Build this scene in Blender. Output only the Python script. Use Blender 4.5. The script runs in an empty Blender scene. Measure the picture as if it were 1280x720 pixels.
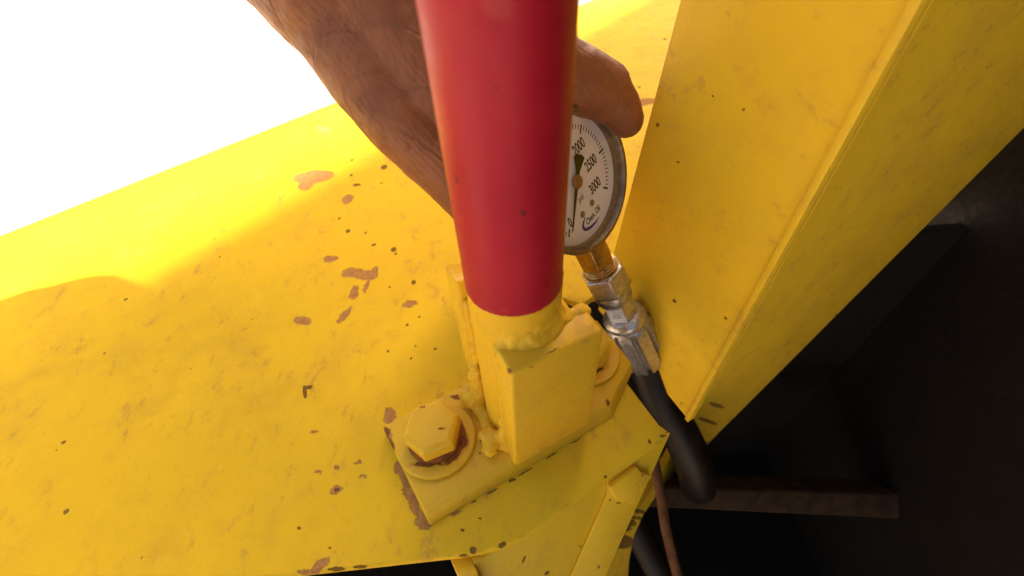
import bpy, bmesh, math, random
from mathutils import Vector, Matrix, noise
random.seed(7)
sc = bpy.context.scene
MM = 0.001

# ------------------------------------------------------------------ camera
F = 550.0                                   # focal length in pixels of a 1280 x 720 frame
S = 16.5 / 22.0
H = 270 * S                                 # eye above the base plate (mm)
CAM = Vector((-0.835 * S, -139.61 * S, H))
_d = Vector((30 / F, 509 / F, 1)).normalized()
_up = -_d
_fw = Vector((0, 0, 1))
_Y = (_fw - _fw.dot(_up) * _up).normalized()
_X = _Y.cross(_up)
def c2w(v):                                 # camera axes (right, down, forward) to world
    v = Vector(v)
    return Vector((_X.dot(v), _Y.dot(v), _up.dot(v)))
RIGHT, DOWN, FWD = c2w((1, 0, 0)), c2w((0, 1, 0)), c2w((0, 0, 1))
def ray(u, v):
    return c2w(((u - 640) / F, (v - 360) / F, 1))
def at(u, v, d):                            # a point at distance d in front of the eye
    return CAM + ray(u, v) * d
def onz(u, v, z=0.0):                       # a point on a level plane
    r = ray(u, v)
    return CAM + r * ((z - CAM.z) / r.z)
def onpl(u, v, p0, n):                      # a point on any plane
    r = ray(u, v)
    return CAM + r * ((Vector(p0) - CAM).dot(n) / r.dot(n))

cam_d = bpy.data.cameras.new('camera')
cam = bpy.data.objects.new('camera', cam_d)
sc.collection.objects.link(cam)
cam_d.sensor_fit = 'HORIZONTAL'
cam_d.sensor_width = 36
cam_d.lens = 36 * F / 1280
cam_d.clip_start = 0.005
cam_d.clip_end = 500
m = Matrix((RIGHT, -DOWN, -FWD)).transposed().to_4x4()
m.translation = CAM * MM
cam.matrix_world = m
cam_d.dof.use_dof = True
cam_d.dof.focus_distance = 0.205
cam_d.dof.aperture_fstop = 9.0
sc.camera = cam

# ------------------------------------------------------------------ light
SUN_EL = math.radians(46)
SUN_DIR = onz(790, 0, -9) - onz(370, 222, -9)            # towards the sun, level: along the shade line on the deck
SUN_DIR.z = 0
SUN_DIR.normalize()
world = bpy.data.worlds.new('World')
sc.world = world
world.use_nodes = True
wt = world.node_tree
wt.nodes.clear()
sky = wt.nodes.new('ShaderNodeTexSky')
sky.sky_type = 'NISHITA'
sky.sun_disc = False
sky.sun_elevation = SUN_EL
sky.sun_rotation = math.atan2(SUN_DIR.x, SUN_DIR.y)
sky.dust_density = 6.0
sky.ozone_density = 0.3
sky.air_density = 1.0
tint = wt.nodes.new('ShaderNodeMix')
tint.data_type = 'RGBA'
tint.blend_type = 'MULTIPLY'
tint.inputs[0].default_value = 1.0
tint.inputs[7].default_value = (1.0, 0.88, 0.74, 1)
bg = wt.nodes.new('ShaderNodeBackground')
bg.inputs[1].default_value = 0.10
wo = wt.nodes.new('ShaderNodeOutputWorld')
wt.links.new(sky.outputs[0], tint.inputs[6])
wt.links.new(tint.outputs[2], bg.inputs[0])
wt.links.new(bg.outputs[0], wo.inputs[0])
sl = bpy.data.lights.new('sun', 'SUN')
sl.energy = 4.0
sl.angle = math.radians(1.0)
sl.color = (1.0, 0.93, 0.82)
sun = bpy.data.objects.new('sun', sl)
sc.collection.objects.link(sun)
to_sun = Vector((SUN_DIR.x * math.cos(SUN_EL), SUN_DIR.y * math.cos(SUN_EL), math.sin(SUN_EL)))
sun.rotation_euler = to_sun.to_track_quat('Z', 'Y').to_euler()
sun.location = to_sun * 5
sc.view_settings.view_transform = 'Standard'
sc.view_settings.look = 'None'
sc.view_settings.exposure = 2.02
sc.view_settings.gamma = 1
sc.view_settings.use_curve_mapping = False
sc.cycles.max_bounces = 7
sc.cycles.diffuse_bounces = 5
sc.cycles.use_denoising = True

# ------------------------------------------------------------------ helpers
def link(o, parent=None):
    sc.collection.objects.link(o)
    if parent is not None:
        o.parent = parent
    return o
def tag(o, label=None, cat=None, group=None, kind=None):
    if label: o['label'] = label
    if cat: o['category'] = cat
    if group: o['group'] = group
    if kind: o['kind'] = kind
    return o
def empty(name, loc=(0, 0, 0), mat=None):
    o = bpy.data.objects.new(name, None)
    o.empty_display_size = 0.01
    sc.collection.objects.link(o)
    if mat is not None:
        o.matrix_world = mat
    else:
        o.location = Vector(loc) * MM
    return o

class MB:
    """collects shapes in millimetres, builds one mesh"""
    def __init__(self):
        self.v, self.f = [], []
    def add(self, vs, fs):
        b = len(self.v)
        self.v += [Vector(x) for x in vs]
        self.f += [tuple(b + i for i in f) for f in fs]
        return self
    def prism(self, pts, off):
        """closed outline (counter clockwise seen against off) swept by vector off"""
        n = len(pts)
        pts = [Vector(p) for p in pts]
        off = Vector(off)
        vs = pts + [p + off for p in pts]
        fs = [tuple(reversed(range(n))), tuple(range(n, 2 * n))]
        fs += [(i, (i + 1) % n, n + (i + 1) % n, n + i) for i in range(n)]
        return self.add(vs, fs)
    def box(self, x0, x1, y0, y1, z0, z1):
        return self.prism([(x0, y0, z0), (x1, y0, z0), (x1, y1, z0), (x0, y1, z0)], (0, 0, z1 - z0))
    def lathe(self, prof, seg=48, frame=None, closed=False, phase=0.0):
        """profile of (radius, height) pairs turned about the local z axis"""
        vs, fs = [], []
        n = len(prof)
        for r, h in prof:
            for k in range(seg):
                a = 2 * math.pi * k / seg + phase
                vs.append(Vector((r * math.cos(a), r * math.sin(a), h)))
        rng = range(n) if closed else range(n - 1)
        for i in rng:
            j = (i + 1) % n
            for k in range(seg):
                l = (k + 1) % seg
                fs.append((i * seg + k, i * seg + l, j * seg + l, j * seg + k))
        if not closed:
            fs.append(tuple(reversed(range(seg))))
            fs.append(tuple((n - 1) * seg + k for k in range(seg)))
        if frame is not None:
            vs = [frame @ v for v in vs]
        return self.add(vs, fs)
    def tube(self, pts, rad, seg=20, cap=True):
        pts = [Vector(p) for p in pts]
        n = len(pts)
        rr = rad if isinstance(rad, (list, tuple)) else [rad] * n
        t0 = (pts[1] - pts[0]).normalized()
        u = t0.orthogonal().normalized()
        vs, fs = [], []
        for i, p in enumerate(pts):
            t = (pts[min(i + 1, n - 1)] - pts[max(i - 1, 0)]).normalized()
            u = (u - u.dot(t) * t).normalized()
            w = t.cross(u)
            for k in range(seg):
                a = 2 * math.pi * k / seg
                vs.append(p + (u * math.cos(a) + w * math.sin(a)) * rr[i])
        for i in range(n - 1):
            for k in range(seg):
                l = (k + 1) % seg
                fs.append((i * seg + k, i * seg + l, (i + 1) * seg + l, (i + 1) * seg + k))
        if cap:
            fs.append(tuple(reversed(range(seg))))
            fs.append(tuple((n - 1) * seg + k for k in range(seg)))
        return self.add(vs, fs)
    def capsule(self, p0, r0, p1, r1, seg=20, flat=None):
        """tapered capsule for a body part; flat = (axis, factor) squashes it along an axis"""
        p0, p1 = Vector(p0), Vector(p1)
        t = (p1 - p0)
        L = max(t.length, 1e-3)
        t = t / L
        u = t.orthogonal().normalized()
        w = t.cross(u)
        prof = []
        for k in range(1, 6):
            a = math.pi / 2 * (1 - k / 5.0)
            prof.append((r0 * math.cos(a), -r0 * math.sin(a)))
        for k in range(0, 5):
            a = math.pi / 2 * k / 5.0
            prof.append((r1 * math.cos(a), L + r1 * math.sin(a)))
        b = len(self.v)
        vs = []
        for r, h in prof:
            for k in range(seg):
                a = 2 * math.pi * k / seg
                d = (u * math.cos(a) + w * math.sin(a)) * r
                if flat:
                    d = d - flat[0] * d.dot(flat[0]) * (1 - flat[1])
                vs.append(p0 + t * h + d)
        fs = []
        n = len(prof)
        for i in range(n - 1):
            for k in range(seg):
                l = (k + 1) % seg
                fs.append((i * seg + k, i * seg + l, (i + 1) * seg + l, (i + 1) * seg + k))
        fs.append(tuple(reversed(range(seg))))
        fs.append(tuple((n - 1) * seg + k for k in range(seg)))
        return self.add(vs, fs)
    def mesh(self, name):
        me = bpy.data.meshes.new(name)
        me.from_pydata([v * MM for v in self.v], [], self.f)
        bm = bmesh.new()
        bm.from_mesh(me)
        bmesh.ops.recalc_face_normals(bm, faces=bm.faces)
        bm.to_mesh(me)
        bm.free()
        me.update()
        return me
    def build(self, name, mat, parent=None, bevel=0, segs=3, angle=35, smooth=True):
        me = self.mesh(name)
        if bevel:
            bm = bmesh.new()
            bm.from_mesh(me)
            es = [e for e in bm.edges if len(e.link_faces) == 2 and e.calc_face_angle(0) > math.radians(angle)]
            bmesh.ops.bevel(bm, geom=es, offset=bevel * MM, segments=segs, profile=0.5, affect='EDGES', clamp_overlap=True)
            bm.to_mesh(me)
            bm.free()
        if smooth:
            me.polygons.foreach_set('use_smooth', [True] * len(me.polygons))
            me.set_sharp_from_angle(angle=math.radians(38))
        me.materials.append(mat)
        return link(bpy.data.objects.new(name, me), parent)

def remeshed(mb, name, voxel, smooth_it, mat, parent=None, disp=None):
    """weld overlapping shapes into one continuous skin"""
    me = mb.mesh(name + '_raw')
    o = link(bpy.data.objects.new(name + '_raw', me))
    r = o.modifiers.new('r', 'REMESH')
    r.mode = 'VOXEL'
    r.voxel_size = voxel * MM
    s = o.modifiers.new('s', 'SMOOTH')
    s.factor = 0.5
    s.iterations = smooth_it
    dg = bpy.context.evaluated_depsgraph_get()
    new = bpy.data.meshes.new_from_object(o.evaluated_get(dg))
    bpy.data.objects.remove(o)
    bpy.data.meshes.remove(me)
    new.name = name
    if disp:
        new.update()
        nor = [v.normal.copy() for v in new.vertices]
        for v, n in zip(new.vertices, nor):
            v.co += n * disp(v.co / MM, n) * MM
        new.update()
    new.polygons.foreach_set('use_smooth', [True] * len(new.polygons))
    new.materials.clear()
    new.materials.append(mat)
    return link(bpy.data.objects.new(name, new), parent)

def smooth_path(pts, n=8):
    """Catmull-Rom through points"""
    pts = [Vector(p) for p in pts]
    out = []
    for i in range(len(pts) - 1):
        p0, p1, p2, p3 = pts[max(i - 1, 0)], pts[i], pts[i + 1], pts[min(i + 2, len(pts) - 1)]
        for k in range(n):
            t = k / n
            out.append(0.5 * ((2 * p1) + (p2 - p0) * t + (2 * p0 - 5 * p1 + 4 * p2 - p3) * t * t + (3 * p1 - p0 - 3 * p2 + p3) * t ** 3))
    out.append(pts[-1])
    return out

# ------------------------------------------------------------------ materials
class NT:
    def __init__(self, name):
        self.m = bpy.data.materials.new(name)
        self.m.use_nodes = True
        self.t = self.m.node_tree
        self.t.nodes.clear()
        self.out = self.n('ShaderNodeOutputMaterial')
        self.b = self.n('ShaderNodeBsdfPrincipled')
        self.l(self.b.outputs[0], self.out.inputs[0])
    def n(self, typ, **kw):
        x = self.t.nodes.new(typ)
        for k, v in kw.items():
            setattr(x, k, v)
        return x
    def l(self, a, b):
        self.t.links.new(a, b)
    def set(self, sock, v):
        if isinstance(v, bpy.types.NodeSocket):
            self.l(v, sock)
        else:
            sock.default_value = v
    def p(self, **kw):
        for k, v in kw.items():
            self.set(self.b.inputs[k.replace('_', ' ')], v)
    def coord(self, kind='world'):
        """millimetres"""
        if kind == 'world':
            s = self.n('ShaderNodeNewGeometry').outputs['Position']
        else:
            s = self.n('ShaderNodeTexCoord').outputs['Object']
        x = self.n('ShaderNodeVectorMath', operation='SCALE')
        self.l(s, x.inputs[0])
        x.inputs['Scale'].default_value = 1000
        return x.outputs[0]
    def noise(self, co, scale, detail=3, rough=0.55, dist=0.0, stretch=None):
        if stretch is not None:
            mp = self.n('ShaderNodeMapping')
            mp.inputs['Scale'].default_value = stretch[0]
            mp.inputs['Rotation'].default_value = stretch[1]
            self.l(co, mp.inputs[0])
            co = mp.outputs[0]
        x = self.n('ShaderNodeTexNoise')
        self.l(co, x.inputs['Vector'])
        x.inputs['Scale'].default_value = scale
        x.inputs['Detail'].default_value = detail
        x.inputs['Roughness'].default_value = rough
        x.inputs['Distortion'].default_value = dist
        return x
    def ramp(self, v, a, b, lo=0.0, hi=1.0):
        x = self.n('ShaderNodeMapRange', interpolation_type='SMOOTHSTEP')
        self.set(x.inputs[0], v)
        x.inputs[1].default_value = a
        x.inputs[2].default_value = b
        x.inputs[3].default_value = lo
        x.inputs[4].default_value = hi
        return x.outputs[0]
    def math(self, op, a, b=0.0):
        x = self.n('ShaderNodeMath', operation=op)
        self.set(x.inputs[0], a)
        self.set(x.inputs[1], b)
        return x.outputs[0]
    def mix(self, fac, a, b, blend='MIX'):
        x = self.n('ShaderNodeMix', data_type='RGBA', blend_type=blend)
        self.set(x.inputs[0], fac)
        for s, v in ((x.inputs[6], a), (x.inputs[7], b)):
            if isinstance(v, bpy.types.NodeSocket):
                self.l(v, s)
            else:
                s.default_value = (*v, 1) if len(v) == 3 else v
        return x.outputs[2]
    def warp(self, co, scale, amount, detail=3):
        x = self.noise(co, scale, detail)
        a = self.n('ShaderNodeVectorMath', operation='SUBTRACT')
        self.l(x.outputs['Color'], a.inputs[0])
        a.inputs[1].default_value = (0.5, 0.5, 0.5)
        b = self.n('ShaderNodeVectorMath', operation='MULTIPLY_ADD')
        self.l(a.outputs[0], b.inputs[0])
        b.inputs[1].default_value = (amount,) * 3
        self.l(co, b.inputs[2])
        return b.outputs[0]
    def blobs(self, co, items):
        """smallest normalised distance to a list of flat ellipses (centre, half axis x, half axis y)"""
        best = None
        squash = None
        for c, vx, vy in items:
            if abs(vx.normalized().x) > 0.97 and abs(vx.cross(vy).normalized().z) > 0.97 and 0.8 < vy.length / vx.length < 2.2:
                # nearly round on a level plane: one distance in a squashed space
                if squash is None:
                    sq = self.n('ShaderNodeVectorMath', operation='MULTIPLY')
                    self.l(co, sq.inputs[0])
                    sq.inputs[1].default_value = (1, 0.72, 1)
                    squash = sq.outputs[0]
                ds = self.n('ShaderNodeVectorMath', operation='DISTANCE')
                self.l(squash, ds.inputs[0])
                ds.inputs[1].default_value = (c.x, c.y * 0.72, c.z)
                v = self.math('MULTIPLY', ds.outputs['Value'], 1.0 / math.sqrt(vx.length * vy.length * 0.72))
                best = v if best is None else self.math('MINIMUM', best, v)
                continue
            nz = vx.cross(vy).normalized()
            vy2 = nz.cross(vx.normalized()) * max((vy - vx * (vy.dot(vx) / vx.length_squared)).length, 0.05)
            k = Matrix((vx, vy2, nz * max(vx.length, vy2.length, 3.0))).transposed().inverted()
            ln = self.n('ShaderNodeVectorMath', operation='LENGTH')
            if abs(vx.normalized().x) > 0.97 and abs(nz.z) > 0.97:
                ma = self.n('ShaderNodeVectorMath', operation='MULTIPLY_ADD')
                sc3 = Vector((1 / vx.length, 1 / vy2.length, 1 / max(vx.length, vy2.length, 3.0)))
                self.l(co, ma.inputs[0])
                ma.inputs[1].default_value = sc3
                ma.inputs[2].default_value = (-c.x * sc3.x, -c.y * sc3.y, -c.z * sc3.z)
                self.l(ma.outputs[0], ln.inputs[0])
            else:
                sub = self.n('ShaderNodeVectorMath', operation='SUBTRACT')
                self.l(co, sub.inputs[0])
                sub.inputs[1].default_value = c
                cx = self.n('ShaderNodeCombineXYZ')
                for i in range(3):
                    d = self.n('ShaderNodeVectorMath', operation='DOT_PRODUCT')
                    self.l(sub.outputs[0], d.inputs[0])
                    d.inputs[1].default_value = k[i]
                    self.l(d.outputs['Value'], cx.inputs[i])
                self.l(cx.outputs[0], ln.inputs[0])
            v = ln.outputs['Value']
            best = v if best is None else self.math('MINIMUM', best, v)
        return best
    def edge(self, radius):
        """1 on sharp edges, 0 on flats"""
        b = self.n('ShaderNodeBevel', samples=3)
        b.inputs['Radius'].default_value = radius * MM
        g = self.n('ShaderNodeNewGeometry')
        d = self.n('ShaderNodeVectorMath', operation='DOT_PRODUCT')
        self.l(b.outputs[0], d.inputs[0])
        self.l(g.outputs['Normal'], d.inputs[1])
        return self.ramp(d.outputs['Value'], 0.985, 0.90)
    def bump(self, h, dist, strength=1.0, prev=None):
        x = self.n('ShaderNodeBump')
        x.inputs['Strength'].default_value = strength
        x.inputs['Distance'].default_value = dist * MM
        self.set(x.inputs['Height'], h)
        if prev is not None:
            self.l(prev, x.inputs['Normal'])
        return x.outputs[0]

YEL = (0.82, 0.52, 0.024)
PRIMER = (0.42, 0.185, 0.062)
RUST = (0.20, 0.062, 0.015)
def px_blobs(lst, z):
    out = []
    for u, v, w, h, a in lst:
        c = onz(u, v, z)
        ca, sa = math.cos(math.radians(a)), math.sin(math.radians(a))
        out.append((c, onz(u + w * ca, v - w * sa, z) - c, onz(u + h * sa, v + h * ca, z) - c))
    return out
PALE = (0.78, 0.465, 0.022)
def yellow(name, chips=None, dots=None, rust=None, base=None, edge=1.2, wear=0.5, dirt=0.5, rough=0.42, speck=0.0, co_kind='world', spec=0.22):
    n = NT(name)
    co = n.coord(co_kind)
    big = n.noise(co, 0.012, 3)
    blot = n.noise(co, 0.03, 4, 0.6)
    mid = n.noise(co, 0.09, 5, 0.6)
    fine = n.noise(co, 0.9, 3, 0.6)
    col = n.mix(n.ramp(big.outputs[0], 0.35, 0.7), base or YEL, tuple(c * 1.05 for c in (base or YEL)))
    # thin grime film, drifting in patches
    g = n.math('MULTIPLY', n.ramp(n.math('ADD', n.math('MULTIPLY', blot.outputs[0], 0.65), n.math('MULTIPLY', mid.outputs[0], 0.35)), 0.42, 0.80), dirt)
    g = n.math('MULTIPLY', g, n.ramp(fine.outputs[0], 0.3, 0.7, 0.5, 1.0))
    col = n.mix(g, col, (0.58, 0.32, 0.045))
    sp = n.n('ShaderNodeTexVoronoi', feature='F1')
    n.l(n.warp(co, 0.5, 1.5), sp.inputs['Vector'])
    sp.inputs['Scale'].default_value = 0.085
    sel = n.n('ShaderNodeSeparateColor')
    n.l(sp.outputs['Color'], sel.inputs[0])
    size = n.ramp(sel.outputs[0], 0.72, 1.0, 0.0, 0.085 if speck == 0 else speck)
    spk = n.math('LESS_THAN', sp.outputs['Distance'], size)
    bare = spk
    # faint tan scuffs, streaked
    scf = n.noise(co, 0.11, 6, 0.72, 0.3, stretch=((1.0, 0.55, 1.0), (0, 0, 0.6)))
    col = n.mix(n.math('MULTIPLY', n.math('MULTIPLY', n.ramp(scf.outputs[0], 0.55, 0.64), n.ramp(blot.outputs[0], 0.40, 0.60, 0.25, 1.0)), 0.75 * dirt + 0.05), col, (0.56, 0.29, 0.06))
    fs_ = n.noise(co, 0.45, 4, 0.7)
    col = n.mix(n.math('MULTIPLY', n.math('MULTIPLY', n.ramp(fs_.outputs[0], 0.66, 0.70), n.ramp(scf.outputs[0], 0.45, 0.6)), 0.6 * dirt), col, (0.30, 0.14, 0.04))
    col = n.mix(n.math('MULTIPLY', spk, 0.85), col, (0.16, 0.08, 0.03))
    if chips:
        wco = n.warp(n.warp(co, 0.2, 6.0, 4), 0.9, 1.8, 3)
        dd = n.blobs(wco, chips)
        mask = n.ramp(dd, 1.0, 0.95)
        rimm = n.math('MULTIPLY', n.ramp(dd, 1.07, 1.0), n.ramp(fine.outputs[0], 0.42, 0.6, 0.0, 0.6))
        halo = n.ramp(dd, 1.35, 0.95, 0.0, 0.28)
        col = n.mix(halo, col, (0.55, 0.30, 0.05))
        pr = n.mix(n.ramp(n.noise(co, 0.35, 5, 0.7).outputs[0], 0.40, 0.60), PRIMER, (0.52, 0.27, 0.07))
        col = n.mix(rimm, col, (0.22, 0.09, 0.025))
        col = n.mix(mask, col, pr)
        bare = n.math('MAXIMUM', bare, mask)
    if dots:
        dd = n.blobs(n.warp(co, 0.8, 1.6, 3), dots)
        mask = n.ramp(dd, 1.0, 0.85)
        col = n.mix(n.math('MULTIPLY', mask, 0.85), col, (0.13, 0.055, 0.02))
        bare = n.math('MAXIMUM', bare, mask)
    if edge:
     e = n.edge(edge)
     en = n.noise(co, 0.14, 4, 0.65)
     em = n.math('MULTIPLY', e, n.ramp(en.outputs[0], 0.66 - 0.16 * wear, 0.70 - 0.16 * wear))
     col = n.mix(em, col, n.mix(n.ramp(fine.outputs[0], 0.4, 0.6), RUST, (0.22, 0.09, 0.035)))
     bare = n.math('MAXIMUM', bare, em)
    if rust:
        dd = n.blobs(n.warp(n.warp(co, 0.18, 4.0, 2), 0.8, 2.0), rust)
        mask = n.ramp(dd, 1.0, 0.85)
        col = n.mix(n.ramp(dd, 1.5, 0.9, 0.0, 0.5), col, (0.36, 0.13, 0.02))
        col = n.mix(mask, col, n.mix(n.ramp(fine.outputs[0], 0.35, 0.65), RUST, (0.34, 0.12, 0.026)))
        bare = n.math('MAXIMUM', bare, mask)
    n.p(Base_Color=col)
    r = n.ramp(mid.outputs[0], 0.3, 0.75, rough - 0.07, rough + 0.12)
    n.p(Roughness=n.math('MAXIMUM', r, n.math('MULTIPLY', bare, 0.8)))
    n.b.inputs['Specular IOR Level'].default_value = spec
    peel = n.noise(co, 0.35, 3, 0.5)
    nb = n.bump(peel.outputs[0], 0.25, 0.5)
    nb = n.bump(n.math('SUBTRACT', 1.0, bare), 0.35, 0.8, nb)
    nb = n.bump(fine.outputs[0], 0.06, 0.6, nb)
    n.p(Normal=nb)
    return n.m

def plain(name, col, rough=0.5, metal=0.0, var=0.15, scale=0.3, bump=0.1, col2=None, kind='world', spec=0.5):
    n = NT(name)
    co = n.coord(kind)
    x = n.noise(co, scale, 5, 0.6)
    y = n.noise(co, scale * 7, 3, 0.6)
    c2 = col2 if col2 else tuple(c * (1 - var * 2) for c in col)
    n.p(Base_Color=n.mix(n.ramp(x.outputs[0], 0.35, 0.7), col, c2), Metallic=metal)
    n.p(Roughness=n.ramp(y.outputs[0], 0.3, 0.7, max(rough - 0.1, 0.03), rough + 0.1))
    n.b.inputs['Specular IOR Level'].default_value = spec
    if bump:
        n.p(Normal=n.bump(y.outputs[0], bump, 0.7))
    return n.m

# ================================================================== large structure
TH = math.radians(26.9)
ROT = Matrix.Rotation(TH, 4, 'Z')
K = S / (19 / 22)                            # survey scale to millimetres
ZD = -8.7                                    # deck plate top, the base plate's top being 0

chips = px_blobs([(392, 221, 26, 8, 8), (405, 162, 9, 4, -25), (383, 230, 12, 6, 0), (435, 249, 6, 7, 0), (413, 324, 6, 6, 45), (440, 341, 13, 6, 0),
                  (457, 344, 14, 6, 5), (468, 341, 5, 8, 0), (443, 366, 5, 9, 0), (458, 358, 3, 9, 10), (378, 401, 10, 6, -15),
                  (431, 394, 4, 12, -20), (513, 380, 10, 4, 0), (421, 612, 9, 6, 10), (399, 706, 16, 6, 28), (385, 713, 14, 4, 10),
                  (497, 583, 6, 8, 0), (506, 603, 6, 20, 22), (517, 628, 7, 18, 22), (530, 650, 13, 10, 0), (392, 541, 6, 3, 0),
                  (487, 520, 8, 10, 20), (420, 585, 4, 3, 0), (453, 596, 4, 3, 0), (446, 580, 5, 3, 0), (398, 590, 6, 2, 0),
                  (567, 638, 7, 6, 0), (808, 127, 10, 5, 20), (640, 705, 6, 4, 0)], ZD)
dots = px_blobs([(435, 289, 2.6, 2.6, 0), (492, 312, 4, 3.2, 0), (517, 353, 3.4, 2.6, 0), (487, 359, 1.6, 1.6, 0), (509, 406, 2, 2, 0),
                 (544, 436, 2.6, 1.6, 0), (467, 306, 3.6, 1.6, 20), (424, 273, 2, 1.4, 0), (457, 291, 1.5, 1.5, 0), (480, 209, 4.5, 3, 0),
                 (524, 396, 1.6, 1.6, 0), (485, 439, 1.6, 1.6, 0), (514, 448, 2, 1.4, 0), (381, 490, 3, 9, 20), (386, 484, 5, 3, 0),
                 (778, 10, 2.2, 1.2, 0), (831, 49, 2.4, 1.3, 0), (799, 109, 2, 1.4, 0), (798, 150, 2, 1.4, 0), (374, 660, 3, 2, 0),
                 (421, 612, 4, 2.5, 0), (412, 685, 2, 1.2, 0), (578, 663, 3, 2, 0), (600, 648, 2, 1.5, 0), (628, 681, 6, 3, 28),
                 (440, 200, 2, 1.4, 0), (377, 211, 2, 1, 0), (446, 231, 5, 2, 0), (439, 219, 2, 1.6, 0), (757, 597, 3, 2.5, 0),
                 (580, 694, 7, 2, 5), (450, 708, 10, 2, 5), (420, 711, 12, 2.4, 5), (812, 552, 3, 2.4, 0), (828, 545, 4, 2, 0), (656, 590, 12, 1.3, 31), (690, 569, 9, 1.1, 31), (616, 614, 8, 1.2, 31), (592, 627, 5, 1.0, 31), (640, 600, 5, 2, 20), (720, 551, 8, 0.9, 31)], ZD)
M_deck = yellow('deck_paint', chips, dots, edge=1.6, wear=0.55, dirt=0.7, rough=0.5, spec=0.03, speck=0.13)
M_yel = yellow('yellow_paint', edge=1.2, wear=0.35, dirt=0.45)
M_panel = yellow('panel_paint', edge=0, wear=0.15, dirt=0.5, rough=0.4)

# --- ground: pale dry earth far below the machine
gm = plain('dry_earth', (0.55, 0.46, 0.36), 0.9, scale=0.004, bump=2.0, col2=(0.42, 0.34, 0.26))
g = MB()
g.add([(-60000, -60000, -1250), (60000, -60000, -1250), (60000, 60000, -1250), (-60000, 60000, -1250)], [(0, 1, 2, 3)])
tag(g.build('ground', gm, smooth=False), kind='structure')

# --- deck plate (the flat yellow sheet everything is bolted to)
front = [onz(-700, 840, ZD), onz(370, 718, ZD), onz(520, 701, ZD), onz(575, 695, ZD), onz(605, 690, ZD), onz(630, 683, ZD), onz(655, 671, ZD), onz(685, 652, ZD), onz(720, 626, ZD), onz(757, 598, ZD), onz(836, 546, ZD)]
slot_in = onz(703, 372, ZD)
W0 = onz(765, 323, ZD)                       # foot of the side panel's rear edge
WD = Vector((0.394, -0.919, 0)).normalized()
WN = Vector((-WD.y, WD.x, 0)) * -1           # facing the post
if WN.dot(CAM - W0) < 0: WN = -WN
fl, fr = onz(370, 147, ZD), onz(735, 2, ZD)
fd = (fr - fl).normalized()
outline = front + [slot_in, Vector((43, 73, 0)), Vector((50, 79, 0)), Vector((60, 81, 0)), W0 + WD * 22 - WN * 1, W0 - WN * 6, W0 - WN * 90 + WD * 70, fr + Vector((420, -420, 0)), fr + fd * 500, fl - fd * 620]
d = MB()
d.prism([(p.x, p.y, ZD - 5.5) for p in outline], (0, 0, 5.5))
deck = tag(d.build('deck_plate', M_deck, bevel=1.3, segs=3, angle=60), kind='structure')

# --- side panel: upright sheet on the right of the hose
ztop = 330
e0 = [onpl(850, 0, W0, WN), onpl(820, 110, W0, WN), onpl(787, 230, W0, WN), onpl(765, 323, W0, WN)]
al = lambda p: (p - W0).dot(WD)
slope = (al(e0[0]) - al(e0[3])) / (e0[0].z - e0[3].z)
def wp(a, z): return W0 + WD * a + Vector((0, 0, z - W0.z))
ef = al(onpl(868, 515, W0, WN))
wdots = []
for u, v, r in ((822, 156, 2.6), (843, 376, 2.6), (846, 202, 1.3), (891, 120, 1.6), (760, 300, 2), (848, 203, 1.5)):
    c = onpl(u, v, W0, WN); wdots.append((c, onpl(u + r, v, W0, WN) - c, onpl(u, v + r, W0, WN) - c))
M_wall = yellow('side_panel_paint', None, wdots, edge=0, wear=0.1, dirt=0.5, rough=0.45, spec=0.1)
p = MB()
p.prism([wp(al(e0[3]) - 6, -70), wp(ef, -70), wp(ef, ztop), wp(al(e0[3]) + slope * (ztop - e0[3].z), ztop), wp(al(e0[3]), e0[3].z)], -WN * 4)
side = empty('side_panel', wp(ef / 2, -70))
o = p.build('sheet', M_wall, bevel=0.8, segs=2, angle=50)
o.parent = side
o.matrix_parent_inverse = Matrix.Translation(-Vector(side.location))
p = MB(); p.prism([wp(ef - 3.0, -70), wp(ef + 0.3, -70), wp(ef + 0.3, ztop), wp(ef - 3.0, ztop)], WN * 1.6)
o = p.build('edge_lip', yellow('lip_paint', edge=0.8, wear=0.3, dirt=0.6), bevel=0.7, segs=2)
o.parent = side
o.matrix_parent_inverse = Matrix.Translation(-Vector(side.location))
tag(side, 'tall plain yellow side panel standing right of the gauge and hose', 'panel')

def under(root, o):
    o.parent = root
    o.matrix_parent_inverse = Matrix.Translation(-Vector(root.location))
    return o

# --- lower front panel under the deck edge, right of the rib
A0, A1 = onz(700, 640, ZD - 6), onz(836, 546, ZD - 6)
LD = (A1 - A0); LD.z = 0; LD.normalize()
LN = Vector((LD.y, -LD.x, 0.5)).normalized()           # leans out towards the bottom
LS = LD.cross(LN).normalized()
if LS.z > 0: LS = -LS
L0 = A0 - Vector((LD.y, -LD.x, 0)) * 2.5
L0.z = ZD - 6
def lp(u, v, off=0.0): return onpl(u, v, L0 + LN * off, LN)
def lw(a, s_, off=0.0): return L0 + LD * a + LS * s_ + LN * off
la = lambda q: (q - L0).dot(LD)
ls = lambda q: (q - L0).dot(LS)
rt, rb = lp(838, 556), lp(742, 745)
rt = lw(la(rt), 0.3)
aR = la(lp(592, 704))
root = empty('support_bracket', lw(30, 120))
low_dots = []
for u, v, w_, h_ in ((655, 699, 1.5, 5), (684, 716, 3, 3), (770, 626, 4, 1.5), (760, 622, 2, 2), (725, 683, 1.5, 1.5)):
    c = lp(u, v); low_dots.append((c, lp(u + w_, v) - c, lp(u, v + h_) - c))
M_low = yellow('bracket_paint', None, low_dots, edge=0.9, wear=0.3, dirt=0.5)
b = MB(); b.prism([lw(aR, 130), rb, rt, lw(aR, 0.3)], -LN * 6)
under(root, b.build('front_sheet', M_low, bevel=0.6, segs=2))
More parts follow.
